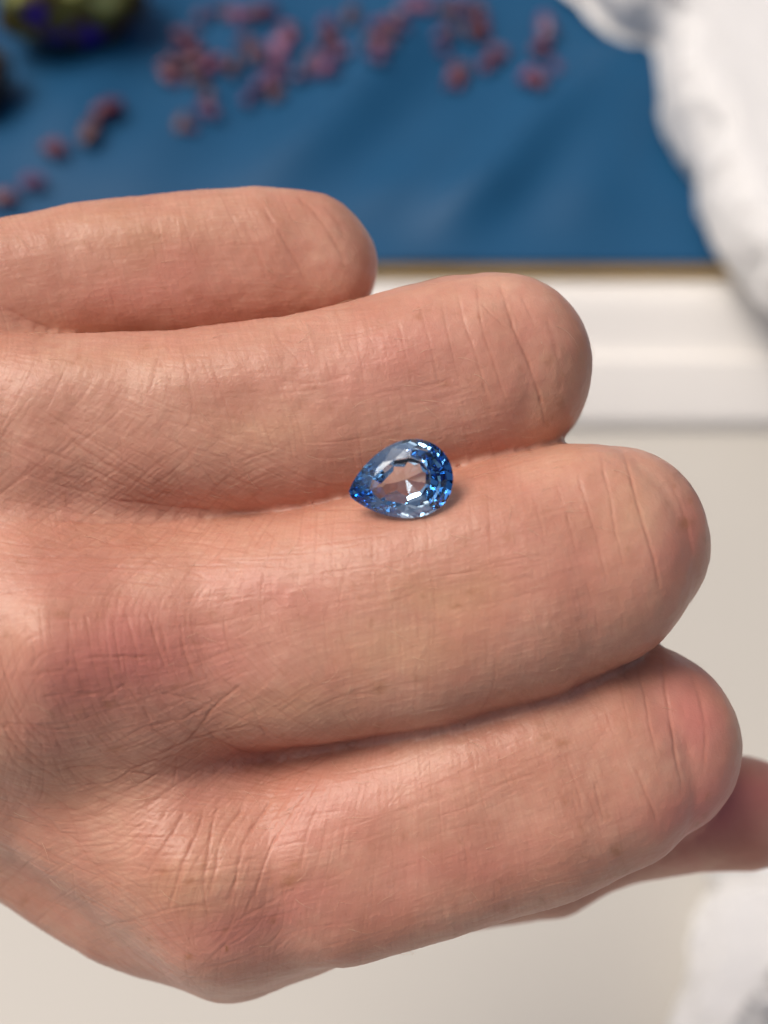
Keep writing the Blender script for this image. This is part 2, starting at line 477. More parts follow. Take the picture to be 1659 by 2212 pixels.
va = t.nodes.new('ShaderNodeVolumeAbsorption'); va.inputs['Color'].default_value = (0.12, 0.57, 0.86, 1); va.inputs['Density'].default_value = 88
t.links.new(gl.outputs[0], om.inputs['Surface']); t.links.new(va.outputs[0], om.inputs['Volume'])
gem = link('pear_cut_stone', sm, GEM)
GZ = 9.6
gp_ = hp(864, 1040, GZ)
loc = HAND_O + cam_rot.to_3x3() @ Vector(gp_ * 0.001)
gem.matrix_world = Matrix.Translation(loc) @ cam_rot @ Matrix.Rotation(rad(4), 4, 'X') @ Matrix.Rotation(rad(-5), 4, 'Y') @ Matrix.Rotation(rad(180 + 14), 4, 'Z')
bpy.context.view_layer.update()
tag(gem, 'faceted pear shaped light blue gemstone resting between the ring and middle finger', 'gemstone')

# ------------------------------------------------------------------ the hand
def chain(pts, step=6):
    P = np.array([[*hp(a, b, z), r * S * (DIST - z) / DIST] for a, b, z, r in pts])
    out = []
    k = len(P)
    for i in range(k - 1):
        p0, p1, p2, p3 = P[max(i - 1, 0)], P[i], P[i + 1], P[min(i + 2, k - 1)]
        nseg = max(1, int(np.linalg.norm(p2[:3] - p1[:3]) / step))
        for s in range(nseg):
            t = s / nseg
            out.append(0.5 * ((2 * p1) + (-p0 + p2) * t + (2 * p0 - 5 * p1 + 4 * p2 - p3) * t * t + (-p0 + 3 * p1 - 3 * p2 + p3) * t ** 3))
    out.append(P[-1])
    return np.array(out, dtype=np.float32)
VOX = 0.48
lo = np.array([-60.0, -50.0, -47.0]); hi = np.array([46.0, 36.0, 17.5])
nx, ny, nz = [int(v) for v in np.ceil((hi - lo) / VOX)]
xs = (lo[0] + VOX * np.arange(nx)).astype(np.float32)
ys = (lo[1] + VOX * np.arange(ny)).astype(np.float32)
zs = (lo[2] + VOX * np.arange(nz)).astype(np.float32)
def sdf_chain(ch, pn=2, far=8.0):
    out = np.full((nx, ny, nz), 30.0, dtype=np.float32)
    for a, b in zip(ch[:-1], ch[1:]):
        m = max(a[3], b[3]) + far
        sl_ = []
        for ax, g in enumerate((xs, ys, zs)):
            i0 = int(np.searchsorted(g, min(a[ax], b[ax]) - m)); i1 = int(np.searchsorted(g, max(a[ax], b[ax]) + m))
            sl_.append(slice(max(i0, 0), min(i1, len(g))))
        gx_ = xs[sl_[0]][:, None, None] - a[0]; gy_ = ys[sl_[1]][None, :, None] - a[1]; gz_ = zs[sl_[2]][None, None, :] - a[2]
        d = b[:3] - a[:3]; L2 = float(d @ d) + 1e-6
        t = np.clip((gx_ * d[0] + gy_ * d[1] + gz_ * d[2]) / L2, 0, 1)
        pxy = (gx_ - t * d[0]) ** 2 + (gy_ - t * d[1]) ** 2
        pz = gz_ - t * d[2]
        if pn == 2: dist = np.sqrt(pxy + pz * pz)
        else: dist = (pxy ** (pn / 2) + np.abs(pz) ** pn + 1e-9) ** (1 / pn)      # fingers are flatter across the back than a tube
        dist = dist - (a[3] + t * (b[3] - a[3]))
        out[tuple(sl_)] = np.minimum(out[tuple(sl_)], dist)
    return out
def smin(a, b, k):
    h = np.maximum(k - np.abs(a - b), 0) / k
    return np.minimum(a, b) - h * h * k * 0.25

FING = {
 'little': [(-250, 700, -9, 165), (0, 640, -9, 160), (200, 605, -10, 160), (400, 588, -11, 168), (560, 574, -11.5, 160), (660, 574, -12, 154),
            (668, 585, -20, 144), (660, 600, -31, 135), (540, 640, -37, 125), (400, 690, -33, 112)],
 'ring': [(-180, 940, -3, 215), (100, 928, -1.5, 205), (380, 916, -1.5, 198), (650, 900, -2, 213), (850, 860, -2.5, 219), (1000, 814, -3, 215), (1068, 800, -3.5, 208),
          (1074, 810, -14, 198), (1045, 840, -28, 180), (880, 885, -35, 165), (700, 930, -32, 150)],
 'middle': [(-150, 1350, -4, 240), (130, 1400, 0.6, 248), (300, 1392, 0.0, 248), (480, 1370, -0.6, 249), (700, 1348, 0.5, 252), (900, 1308, 0.8, 262), (1100, 1253, 0.8, 263), (1250, 1203, 0.5, 246), (1314, 1172, 0, 210),
            (1318, 1182, -12, 198), (1285, 1215, -28, 185), (1120, 1255, -36, 170), (900, 1290, -32, 155)],
 'index': [(545, 1876, -3.2, 208), (740, 1828, -2.5, 240), (950, 1756, -2.2, 246), (1130, 1698, -2.4, 251), (1280, 1648, -2.8, 235), (1386, 1602, -3.5, 206),
           (1390, 1612, -12, 194), (1360, 1640, -27, 180), (1180, 1670, -34, 165), (1000, 1710, -32, 150)]}
GROOVES = [[(100, 730, -14, 130), (400, 740, -15, 110), (700, 690, -18, 80)],
           [(300, 1105, -5, 130), (700, 1095, -5.5, 120), (1110, 1000, -6.5, 95)],
           [(600, 1600, -4.5, 130), (1000, 1535, -5, 115), (1330, 1425, -6.5, 95)]]
THUMB = [(200, 1780, -28, 170), (600, 1880, -29, 150), (950, 1880, -27, 135), (1180, 1856, -25, 128), (1260, 1815, -24.5, 122), (1350, 1785, -24, 122), (1500, 1762, -23, 122), (1600, 1757, -23, 124), (1690, 1765, -24, 105)]
META = [
 [(250, 1395, -2.5, 195), (60, 1395, -1.2, 225), (-120, 1370, -4.5, 226), (-500, 1320, -8, 240), (-1100, 1290, -10, 250)],
 [(-150, 935, -3, 212), (-500, 990, -6, 220), (-1100, 1100, -9, 240)],
 [(-200, 680, -9, 165), (-500, 780, -12, 190), (-1100, 960, -14, 220)],
 [(660, 1860, -5, 165), (530, 1862, -3.6, 186), (390, 1795, -3.5, 166), (140, 1655, -5, 142), (-150, 1545, -6, 170), (-500, 1440, -9, 210), (-1100, 1380, -11, 250)],
 [(680, 1965, -9, 110), (510, 1978, -10, 116), (280, 1914, -11.5, 108), (150, 1844, -13, 95), (0, 1760, -14, 90), (-250, 1620, -15, 120), (-1100, 1400, -20, 200)],
 [(150, 1330, -20, 330), (-400, 1250, -20, 350), (-1100, 1200, -20, 330)],
 [(450, 1500, -26, 230), (350, 1050, -26, 230), (0, 850, -24, 200)]]
meta = None
for ml in META:
    d = sdf_chain(chain(ml))
    meta = d if meta is None else smin(meta, d, 5.0)
# web positions (where a finger leaves the back of the hand) as a line in the grid
PXg = 829.5 + xs[:, None] / S + 0 * ys[None, :]
PYg = 1106 - ys[None, :] / S + 0 * xs[:, None]
xweb = np.interp(PYg, [500, 720, 1100, 1600, 2100], [60, 200, 590, 800, 840])
kf = (0.6 + 5.3 * smoothstep(-10, -440, PXg - xweb)).astype(np.float32)[:, :, None]
body = None
for nme, pts in FING.items():
    d = sdf_chain(chain(pts), 2.6)
    d = smin(d, meta, 3.5)
    body = d if body is None else smin(body, d, kf)
for g in GROOVES: body = smin(body, sdf_chain(chain(g)), 0.8)
d = sdf_chain(chain(THUMB))
body = smin(body, d, 1.2)
# cut by the wrist end outside the frame
body = np.maximum(body, (-57.0 - xs)[:, None, None])

def surface_nets(f):
    s = f < 0
    cellsum = np.zeros((nx - 1, ny - 1, nz - 1), dtype=np.int8)
    for dx in (0, 1):
        for dy in (0, 1):
            for dz in (0, 1):
                cellsum += s[dx:nx - 1 + dx, dy:ny - 1 + dy, dz:nz - 1 + dz]
    act = (cellsum > 0) & (cellsum < 8)
    ijk = np.argwhere(act)
    vid = np.full(act.shape, -1, dtype=np.int32); vid[act] = np.arange(len(ijk))
    acc = np.zeros((len(ijk), 3)); cnt = np.zeros(len(ijk))
    corners = [(a, b, c) for a in (0, 1) for b in (0, 1) for c in (0, 1)]
    for a in corners:
        for ax in range(3):
            if a[ax] == 0:
                b = list(a); b[ax] = 1
                fa = f[ijk[:, 0] + a[0], ijk[:, 1] + a[1], ijk[:, 2] + a[2]]
                fb = f[ijk[:, 0] + b[0], ijk[:, 1] + b[1], ijk[:, 2] + b[2]]
                cr = (fa < 0) != (fb < 0)
                t = np.where(cr, fa / np.where(cr, fa - fb, 1), 0)
                p = np.array(a, dtype=float)[None, :].repeat(len(ijk), 0); p[:, ax] = t
                acc += p * cr[:, None]; cnt += cr
    co = lo + VOX * (ijk + acc / cnt[:, None])
    quads = []
    for ax in range(3):
        b, c = (ax + 1) % 3, (ax + 2) % 3
        sa = [slice(None)] * 3; sb = [slice(None)] * 3
        sa[ax] = slice(0, -1); sb[ax] = slice(1, None)
        A, B = s[tuple(sa)], s[tuple(sb)]
        e = np.argwhere(A != B)
        ok = (e[:, b] > 0) & (e[:, c] > 0) & (e[:, b] < f.shape[b] - 1) & (e[:, c] < f.shape[c] - 1)
        e = e[ok]
        flip = A[e[:, 0], e[:, 1], e[:, 2]]
        def v(ob, oc):
            g = e.copy(); g[:, b] += ob; g[:, c] += oc
            return vid[g[:, 0], g[:, 1], g[:, 2]]
        Q = np.stack([v(-1, -1), v(0, -1), v(0, 0), v(-1, 0)], -1)
        Q[~flip] = Q[~flip][:, ::-1]
        quads.append(Q)
    return co, np.concatenate(quads)
hco, hq = surface_nets(body)
# even out the net a little, and more where two fingers meet
def net_normals():
    e1 = hco[hq[:, 2]] - hco[hq[:, 0]]; e2 = hco[hq[:, 3]] - hco[hq[:, 1]]
    n_ = np.cross(e1, e2); n_ /= np.linalg.norm(n_, axis=1)[:, None] + 1e-12
    acc = np.zeros_like(hco); cnt = np.zeros(len(hco))
    for k in range(4):
        for ax in range(3): acc[:, ax] += np.bincount(hq[:, k], weights=n_[:, ax], minlength=len(hco))
        cnt += np.bincount(hq[:, k], minlength=len(hco))
    return np.linalg.norm(acc, axis=1) / np.maximum(cnt, 1)
wgt_ = np.full(len(hco), 0.55)
for it in range(8):
    if it == 3: wgt_ = 0.7 * smoothstep(0.985, 0.93, net_normals())
    acc = np.zeros_like(hco); cnt = np.zeros(len(hco))
    for k in range(4):
        for j in (1, 3):
            for ax in range(3): acc[:, ax] += np.bincount(hq[:, k], weights=hco[hq[:, (k + j) % 4], ax], minlength=len(hco))
            cnt += np.bincount(hq[:, k], minlength=len(hco))
    hco = hco * (1 - wgt_[:, None]) + wgt_[:, None] * acc / cnt[:, None]
tight = smoothstep(0.985, 0.94, net_normals())
base = mesh_np('hand_base', hco, hq)
tmp = link('hand_base', base)
md = tmp.modifiers.new('s', 'SUBSURF'); md.levels = 0; md.render_levels = 0
dg = bpy.context.evaluated_depsgraph_get()
me = bpy.data.meshes.new_from_object(tmp.evaluated_get(dg))
bpy.data.objects.remove(tmp)
me.name = 'hand'
nv = len(me.vertices)
print('hand', len(hq), nv)
co = np.empty(nv * 3, dtype=np.float32); me.vertices.foreach_get('co', co); co = co.reshape(-1, 3).astype(np.float64)
nr = np.empty(nv * 3, dtype=np.float32); me.vertex_normals.foreach_get('vector', nr); nr = nr.reshape(-1, 3).astype(np.float64)
# refine once more what the camera side shows
tight = np.asarray(tight)
nf = len(me.polygons)
lv = np.empty(nf * 4, dtype=np.int32); me.loops.foreach_get('vertex_index', lv); quads = lv.reshape(-1, 4)
kz = S * (DIST - co[:, 2]) / DIST
vis = (nr[:, 2] > -0.12) & (co[:, 0] / kz > -880) & (co[:, 0] / kz < 900) & (np.abs(co[:, 1] / kz) < 1180) & (co[:, 2] > -27)
fsel = vis[quads].all(1)
Q = quads[fsel].astype(np.int64); rest = quads[~fsel]
def tang(m, k):                       # point m pulled onto the tangent plane of vertex k
    return m - ((m - co[k]) * nr[k]).sum(1)[:, None] * nr[k]
for _ in range(2):
    ed = np.stack([Q, np.roll(Q, -1, 1)], -1); ed.sort(-1)
    key = ed[..., 0] * len(co) + ed[..., 1]
    uk, inv = np.unique(key.ravel(), return_inverse=True)
    inv = inv.reshape(-1, 4)
    ea, eb = uk // len(co), uk % len(co)
    n0 = len(co)
    me_ = (co[ea] + co[eb]) / 2; mc_ = co[Q].mean(1)
    me_ = 0.5 * me_ + 0.25 * (tang(me_, ea) + tang(me_, eb))
    mc_ = 0.5 * mc_ + 0.125 * sum(tang(mc_, Q[:, k]) for k in range(4))
    ne_, nc_ = (nr[ea] + nr[eb]) / 2, nr[Q].mean(1)
    co = np.concatenate([co, me_, mc_]); nr = np.concatenate([nr, ne_, nc_])
    nr /= np.linalg.norm(nr, axis=1)[:, None]
    tight = np.concatenate([tight, (tight[ea] + tight[eb]) / 2, tight[Q].mean(1)])
    E = inv + n0; C = np.arange(len(Q)) + n0 + len(uk)
    Q = np.concatenate([np.stack([Q[:, k], E[:, k], C, E[:, (k - 1) % 4]], -1) for k in range(4)])
allq = np.concatenate([rest, Q])
bpy.data.meshes.remove(me)
me = mesh_np('hand', co, allq)
nv = len(co)
print('hand refined', nv, len(allq))
kz = S * (DIST - co[:, 2]) / DIST
VX = 829.5 + co[:, 0] / kz; VY = 1106 - co[:, 1] / kz
front = smoothstep(-0.15, 0.25, nr[:, 2])

# --- skin relief drawn as strokes over the back of the hand, 1 grid unit = 0.04 mm
GW, GH, OX, OY = 1900, 2400, 120, 100
def blur(a, s):
    r = int(3 * s + 1); k = np.exp(-0.5 * (np.arange(-r, r + 1) / s) ** 2); k /= k.sum()
    out = np.zeros_like(a)
    for i, wgt in enumerate(k): out += wgt * np.roll(a, i - r, 0)
    o2 = np.zeros_like(a)
    for i, wgt in enumerate(k): o2 += wgt * np.roll(out, i - r, 1)
    return o2
def splat(acc, x, y, v):
    x = x + OX; y = y + OY
    ok = (x > 1) & (y > 1) & (x < GW - 2) & (y < GH - 2)
    x, y, v = x[ok], y[ok], v[ok]
    i = x.astype(int); j = y.astype(int); fx = x - i; fy = y - j
    for dx, dy, wg in ((0, 0, (1 - fx) * (1 - fy)), (1, 0, fx * (1 - fy)), (0, 1, (1 - fx) * fy), (1, 1, fx * fy)):
        acc += np.bincount((j + dy) * GW + i + dx, weights=v * wg, minlength=GW * GH).reshape(GH, GW)

# control points: place, angle (degrees, counter-clockwise from +x) of the two main line families, reach
FIELD = [
 (300, 600, 5, 100, 200), (560, 560, 0, 115, 160), (720, 520, 0, 120, 120), (60, 600, 15, 120, 140),
 (60, 900, -22, 60, 170), (250, 950, -28, 45, 150), (150, 1050, -35, 20, 130), (400, 1020, -32, 35, 110), (600, 1030, -50, 12, 110), (520, 800, 0, 115, 160),
 (720, 900, 10, 100, 160), (900, 800, 12, 102, 150), (1100, 800, 15, 108, 150), (1220, 800, 20, 108, 100),
 (150, 1180, -8, 30, 120), (450, 1150, 0, 60, 100), (350, 1220, -3, 40, 120), (700, 1180, 4, 88, 140), (950, 1150, 10, 98, 130), (1150, 1200, 14, 100, 150), (1400, 1150, 18, 107, 130),
 (800, 1350, 12, 95, 160), (1000, 1430, 14, 90, 150), (1250, 1350, 17, 100, 140),
 (250, 1400, 3, 100, 150), (450, 1420, 10, 105, 120), (30, 1480, 70, 105, 90), (150, 1580, 10, -60, 100), (60, 1650, -35, 70, 100), (400, 1600, 30, -25, 130), (550, 1500, 35, -20, 120), (620, 1620, 25, -35, 110),
 (200, 1720, 25, -22, 130), (350, 1750, 40, -8, 120), (120, 1880, -30, 40, 120), (300, 1990, -35, 20, 120),
 (480, 1800, 60, -3, 130), (450, 1920, 78, 8, 120), (600, 1780, 62, 10, 120), (720, 1780, 75, 18, 140), (900, 1720, 95, 22, 140), (700, 1950, 85, 15, 150),
 (1000, 1850, 98, 15, 150), (1100, 1620, 112, 25, 140), (1250, 1550, 115, 22, 130), (1250, 1750, 105, 18, 140), (1450, 1580, 108, 20, 130), (550, 2080, 10, 95, 120)]
F = np.array(FIELD, dtype=float)
st = 10
fx_, fy_ = np.meshgrid(np.arange(0, GW, st) - OX, np.arange(0, GH, st) - OY)
def field(colu):
    a = np.radians(F[:, colu]) * 2
    C = 0; Sn = 0
    for k in range(len(F)):
        wg = np.exp(-((fx_ - F[k, 0]) ** 2 + (fy_ - F[k, 1]) ** 2) / (2 * (F[k, 4] * 0.75) ** 2)) + 1e-9
        C = C + wg * math.cos(a[k]); Sn = Sn + wg * math.sin(a[k])
    return 0.5 * np.arctan2(Sn, C)
FA = [field(2), field(3)]
def trace(fam, grid, lmin, lmax, depth, jit, dens=None, off=0.0, wob=0.10):
    acc = np.zeros((GH, GW))
    gx_, gy_ = np.meshgrid(np.arange(-60, 1740, grid), np.arange(-60, 2240, grid))
    x = gx_.ravel() + rng.uniform(-.5, .5, gx_.size) * grid * jit; y = gy_.ravel() + rng.uniform(-.5, .5, gx_.size) * grid * jit
    if dens is not None:
        keep = rng.random(len(x)) < dens(x, y); x, y = x[keep], y[keep]
    L = rng.uniform(lmin, lmax, len(x)); amp = depth * rng.uniform(0.4, 1.0, len(x))
    dev = rng.normal(0, wob, len(x)) + off
    curv = rng.normal(0, 0.0022, len(x))
    for sgn in (1, -1):
        px, py = x.copy(), y.copy()
        stp = 1.0; n_ = int(lmax / 2 / stp)
        last = None
        for k in range(n_):
            i = np.clip(((px + OX) / st).astype(int), 0, fx_.shape[1] - 1); j = np.clip(((py + OY) / st).astype(int), 0, fx_.shape[0] - 1)
            a = FA[fam][j, i] + dev + curv * k * sgn
            dx, dy = np.cos(a) * sgn, -np.sin(a) * sgn
            if last is not None:
                fl = np.sign(dx * last[0] + dy * last[1]); fl[fl == 0] = 1
                dx, dy = dx * fl, dy * fl
            last = (dx, dy)
            px = px + dx * stp; py = py + dy * stp
            u = k * stp / (L / 2)
            wgt = amp * np.clip(1 - u ** 3, 0, 1)
            m = wgt > 0
            splat_add.append((px[m], py[m], wgt[m]))
    X_ = np.concatenate([s[0] for s in splat_add]); Y_ = np.concatenate([s[1] for s in splat_add]); W_ = np.concatenate([s[2] for s in splat_add])
    splat_add.clear()
    splat(acc, X_, Y_, W_)
    return acc
splat_add = []
SQ = math.sqrt(2 * math.pi)
coarse = lambda x, y: 0.06 + 0.94 * np.clip(np.exp(-(((x - 330) / 330) ** 2 + ((y - 1680) / 330) ** 2)) + 0.9 * np.exp(-(((x - 250) / 300) ** 2 + ((y - 1080) / 130) ** 2)), 0, 1)
fine = lambda x, y: 1.0 + 0 * x
fineA = trace(0, 16, 70, 230, 1.0, 1.0, fine, wob=0.06)
fineB = trace(1, 17, 60, 180, 1.0, 1.0, fine, wob=0.06)
fineC = trace(0, 22, 18, 55, 0.8, 1.0, fine, off=rad(38), wob=0.35)
midA = trace(0, 33, 90, 300, 1.0, 1.0, coarse, wob=0.05)
midB = trace(1, 33, 80, 260, 1.0, 1.0, coarse, wob=0.05)
midC = trace(0, 46, 50, 150, 0.8, 1.0, coarse, off=rad(-50), wob=0.2)

# creases traced one by one: (points, depth, width)
def c4(*p): return [(u * .5, 1129 + v * .5) for u, v in p]
MAJOR = [
 # ring finger, at the bent knuckle
 ([(1030, 600), (1040, 699), (1065, 779), (1100, 890)], .8, 2.6), ([(1080, 612), (1110, 709), (1140, 779), (1170, 869), (1178, 920)], 1.3, 3.4), ([(1040, 654), (1075, 690), (1110, 722)], .7, 2.2),
 ([(985, 610), (1000, 684), (1025, 759), (1050, 850), (1062, 900)], .8, 2.6), ([(950, 630), (965, 709), (985, 799), (1005, 880)], .5, 2.4), ([(903, 650), (930, 749), (950, 844)], .5, 2.4), ([(860, 690), (875, 760), (895, 850)], .35, 2.2),
 ([(1180, 680), (1205, 770), (1215, 850)], .5, 5), ([(1128, 640), (1150, 690), (1165, 720)], .4, 3),
 # middle finger
 ([(1345, 980), (1359, 1020), (1374, 1073), (1394, 1143), (1414, 1213), (1426, 1285)], 1.2, 3.4), ([(1297, 985), (1304, 1020), (1319, 1073), (1330, 1143), (1349, 1225)], .8, 2.8), ([(1245, 1015), (1255, 1050), (1270, 1098), (1290, 1163), (1312, 1260)], .7, 2.8),
 ([(1440, 1020), (1474, 1098), (1489, 1163), (1492, 1210)], .7, 5), ([(1200, 1040), (1225, 1110), (1245, 1190)], .5, 2.4), ([(1265, 1260), (1285, 1320), (1290, 1370)], .4, 2.6), ([(1150, 1060), (1170, 1130), (1180, 1190)], .35, 2.2),
 ([(1330, 1280), (1345, 1330), (1342, 1370)], .4, 2.6),
 # index finger
 ([(1428, 1415), (1434, 1450), (1439, 1502), (1449, 1562), (1462, 1640), (1475, 1700)], 1.2, 3.4), ([(1372, 1430), (1394, 1512), (1404, 1572), (1420, 1640)], .8, 2.8), ([(1485, 1430), (1500, 1470), (1514, 1512), (1524, 1590), (1519, 1680)], .7, 4.5),
 ([(1370, 1655), (1385, 1690), (1400, 1727), (1420, 1775)], .9, 3.2), ([(1285, 1690), (1290, 1720), (1304, 1775)], .8, 3.0), ([(1335, 1460), (1350, 1530), (1365, 1600)], .5, 2.4), ([(1235, 1700), (1245, 1760), (1250, 1800)], .4, 2.4),
 ([(1000, 1800), (1008, 1860), (1006, 1920)], .4, 2.4), ([(1480, 1590), (1495, 1640)], .4, 4),
 # little finger
 ([(556, 430), (575, 460), (600, 500), (640, 565), (665, 620)], .8, 4), ([(640, 425), (685, 465), (715, 510), (745, 560)], 1.1, 5), ([(500, 440), (530, 490), (560, 560), (580, 620)], .5, 4), ([(700, 440), (730, 480), (750, 520)], .7, 5),
 # index knuckle
 (c4((880, 1230), (850, 1350), (800, 1470), (760, 1600), (735, 1670)), 1.1, 3.0), (c4((950, 1200), (920, 1300), (900, 1450), (888, 1560), (900, 1690)), 1.1, 3.0), (c4((1060, 1220), (960, 1370), (932, 1500), (905, 1620)), 1.0, 3.0),
 (c4((1200, 1170), (1120, 1280), (1050, 1400), (1010, 1560), (975, 1640)), 1.1, 3.0), (c4((1320, 1160), (1230, 1300), (1170, 1420), (1110, 1560), (1100, 1640)), .9, 2.8), (c4((1400, 1150), (1360, 1250), (1320, 1380), (1300, 1540)), .7, 2.6),
 (c4((800, 1240), (740, 1360), (680, 1450), (630, 1530)), .9, 2.8), (c4((720, 1250), (660, 1350), (590, 1440)), .8, 2.6), (c4((500, 1485), (600, 1475), (720, 1500), (900, 1490)), .6, 2.2), (c4((1000, 1720), (1080, 1680), (1150, 1640), (1290, 1570)), .7, 2.4),
 (c4((550, 1230), (700, 1190), (850, 1220), (1000, 1230)), .6, 2.2), (c4((480, 1350), (650, 1360), (850, 1340), (1040, 1360)), .5, 2.2), (c4((880, 1500), (1040, 1470), (1200, 1400), (1330, 1370)), .5, 2.2), (c4((660, 1690), (780, 1650), (900, 1640)), .5, 2.2),
 (c4((400, 1470), (520, 1520), (640, 1580)), .5, 2.2),
 # middle knuckle
 (c4((490, 420), (505, 520), (530, 640)), .7, 2.4), (c4((545, 400), (575, 500), (600, 620)), .9, 2.6), (c4((640, 400), (675, 510), (715, 620)), 1.0, 2.6), (c4((700, 440), (725, 560)), .6, 2.2), (c4((780, 430), (800, 560), (840, 680)), .8, 2.4),
 (c4((375, 410), (385, 480), (395, 540)), .8, 2.4), (c4((290, 460), (300, 540), (298, 610)), .9, 2.4), (c4((140, 500), (155, 560), (150, 620)), .8, 2.4), (c4((370, 575), (520, 572), (650, 576)), .9, 2.6), (c4((180, 740), (300, 722), (430, 722)), .9, 2.4),
 (c4((90, 660), (220, 632), (360, 632)), .7, 2.4), (c4((170, 865), (250, 888), (350, 868)), .9, 2.4), (c4((360, 835), (480, 800), (600, 800)), .6, 2.2), (c4((200, 600), (260, 720), (340, 840), (380, 900)), .6, 2.2), (c4((430, 760), (540, 690), (620, 680)), .6, 2.2),
 (c4((800, 945), (870, 870), (920, 800), (1050, 690)), 1.1, 2.6), (c4((660, 1010), (800, 945), (960, 900), (1100, 870)), .8, 2.4), (c4((500, 950), (620, 880), (760, 850), (880, 800)), .7, 2.2), (c4((640, 720), (760, 740), (890, 780), (1030, 850)), .7, 2.2),
 (c4((980, 700), (1090, 790), (1130, 890), (1200, 950)), .6, 2.2), (c4((880, 880), (980, 960), (1100, 1010)), .7, 2.2), (c4((700, 780), (820, 810), (900, 900), (1040, 1040)), .5, 2.2), (c4((480, 640), (600, 760), (680, 900), (780, 960)), .7, 2.4),
 (c4((0, 520), (25, 640), (75, 770), (160, 890), (260, 960)), 1.0, 2.8), (c4((0, 640), (55, 790), (130, 900), (230, 1000)), .9, 2.6), (c4((0, 740), (40, 860), (110, 960), (210, 1060)), .9, 2.6), (c4((0, 840), (60, 950), (150, 1040), (260, 1110)), .9, 2.6), (c4((0, 930), (90, 1050), (200, 1120)), .7, 2.6),
 (c4((0, 430), (80, 400), (220, 380)), .5, 2.2), (c4((0, 310), (120, 295), (330, 300)), .6, 2.2), (c4((0, 215), (180, 225), (420, 210), (700, 235)), .7, 2.4), (c4((30, 145), (250, 150), (600, 155), (900, 130)), .8, 2.6), (c4((300, 185), (600, 200), (1000, 180), (1400, 200)), .5, 2.2), (c4((0, 80), (200, 110), (500, 100), (800, 90)), .7, 2.4),
 (c4((240, 1080), (380, 1060), (560, 1075), (750, 1100)), .8, 2.4), (c4((340, 1140), (480, 1120), (600, 1050), (760, 1000)), .9, 2.4), (c4((430, 1215), (560, 1150), (680, 1080)), .8, 2.4), (c4((540, 1280), (680, 1190), (800, 1110), (900, 1050)), .9, 2.4), (c4((260, 1220), (450, 1300), (650, 1310)), .7, 2.4),
 (c4((130, 1130), (300, 1230), (480, 1290)), .7, 2.4), (c4((60, 1200), (220, 1310), (380, 1400)), .7, 2.4), (c4((760, 1000), (762, 1060), (745, 1140)), .6, 2.2), (c4((880, 1075), (1000, 1080), (1150, 1060)), .5, 2.2),
 # web between ring and middle finger, and the fan of lines that runs into it
 ([(455, 1100), (400, 1098), (330, 1090), (250, 1080)], 1.1, 3.2), ([(430, 1085), (340, 1060), (240, 1010), (130, 930)], .9, 2.8), ([(400, 1070), (310, 1020), (210, 960), (80, 880)], .8, 2.6), ([(440, 1110), (330, 1130), (200, 1130), (60, 1120)], .8, 2.8),
 ([(380, 1100), (250, 1040), (140, 990), (20, 950)], .7, 2.6), ([(300, 1090), (170, 1060), (40, 1020)], .7, 2.4), ([(520, 1090), (470, 1050), (430, 1000), (370, 940)], .7, 2.4), ([(560, 1090), (520, 1040), (490, 980)], .6, 2.4), ([(250, 1120), (120, 1100), (10, 1080)], .6, 2.4),
 ([(120, 715), (60, 690), (0, 660)], .9, 3.5), ([(140, 740), (80, 760), (0, 770)], .5, 3),
 # web between middle and index finger
 ([(650, 1598), (600, 1590), (560, 1570)], 1.0, 3), ([(650, 1605), (590, 1640), (530, 1650), (470, 1640)], .9, 3), ([(740, 1610), (680, 1650), (610, 1680), (540, 1700)], .7, 2.6), ([(780, 1590), (760, 1570), (740, 1540)], .5, 2.4)]
def crease_map(sel):
    acc = {}
    for pts, dep, wd in sel:
        P = np.array(pts, dtype=float)
        if len(P) == 2: P = np.array([P[0], P.mean(0), P[1]])
        k = len(P); seg = []
        for i in range(k - 1):
            p0, p1, p2, p3 = P[max(i - 1, 0)], P[i], P[i + 1], P[min(i + 2, k - 1)]
            ns = int(np.linalg.norm(p2 - p1)) + 2
            t = np.linspace(0, 1, ns, endpoint=False)[:, None]
            seg.append(0.5 * ((2 * p1) + (-p0 + p2) * t + (2 * p0 - 5 * p1 + 4 * p2 - p3) * t * t + (-p0 + 3 * p1 - 3 * p2 + p3) * t ** 3))
        C = np.concatenate(seg)
        n_ = len(C); u = np.linspace(0, 1, n_)
        ph = rng.uniform(0, 100)
        wobx = noise(np.stack([u * n_ / 22 + ph, u * 0 + .5, u * 0 + .5], -1)) * 3.0; woby = noise(np.stack([u * n_ / 22 + ph, u * 0 + 9.5, u * 0], -1)) * 3.0
        br = 0.65 + 0.7 * noise(np.stack([u * n_ / 30 + ph, u * 0 + 3.3, u * 0], -1))
        wgt = dep * np.clip(np.sin(np.pi * np.clip(u, 0.02, .98)) * 2.2, 0, 1) * br
        acc.setdefault(wd, []).append((C[:, 0] + wobx, C[:, 1] + woby, wgt))
    out = np.zeros((GH, GW))
    for wd, lst in acc.items():
        a = np.zeros((GH, GW))
        splat(a, np.concatenate([l[0] for l in lst]), np.concatenate([l[1] for l in lst]), np.concatenate([l[2] for l in lst]))
        out += blur(a, wd * 0.75) * wd * 0.75 * SQ * 0.9
    return out
major = crease_map(MAJOR)
fmap = np.tanh(blur(fineA + fineB + fineC, 0.95) * 0.95 * SQ * 0.75)
mmap = np.tanh(blur(midA + midB + midC, 1.15) * 1.15 * SQ * 0.8)
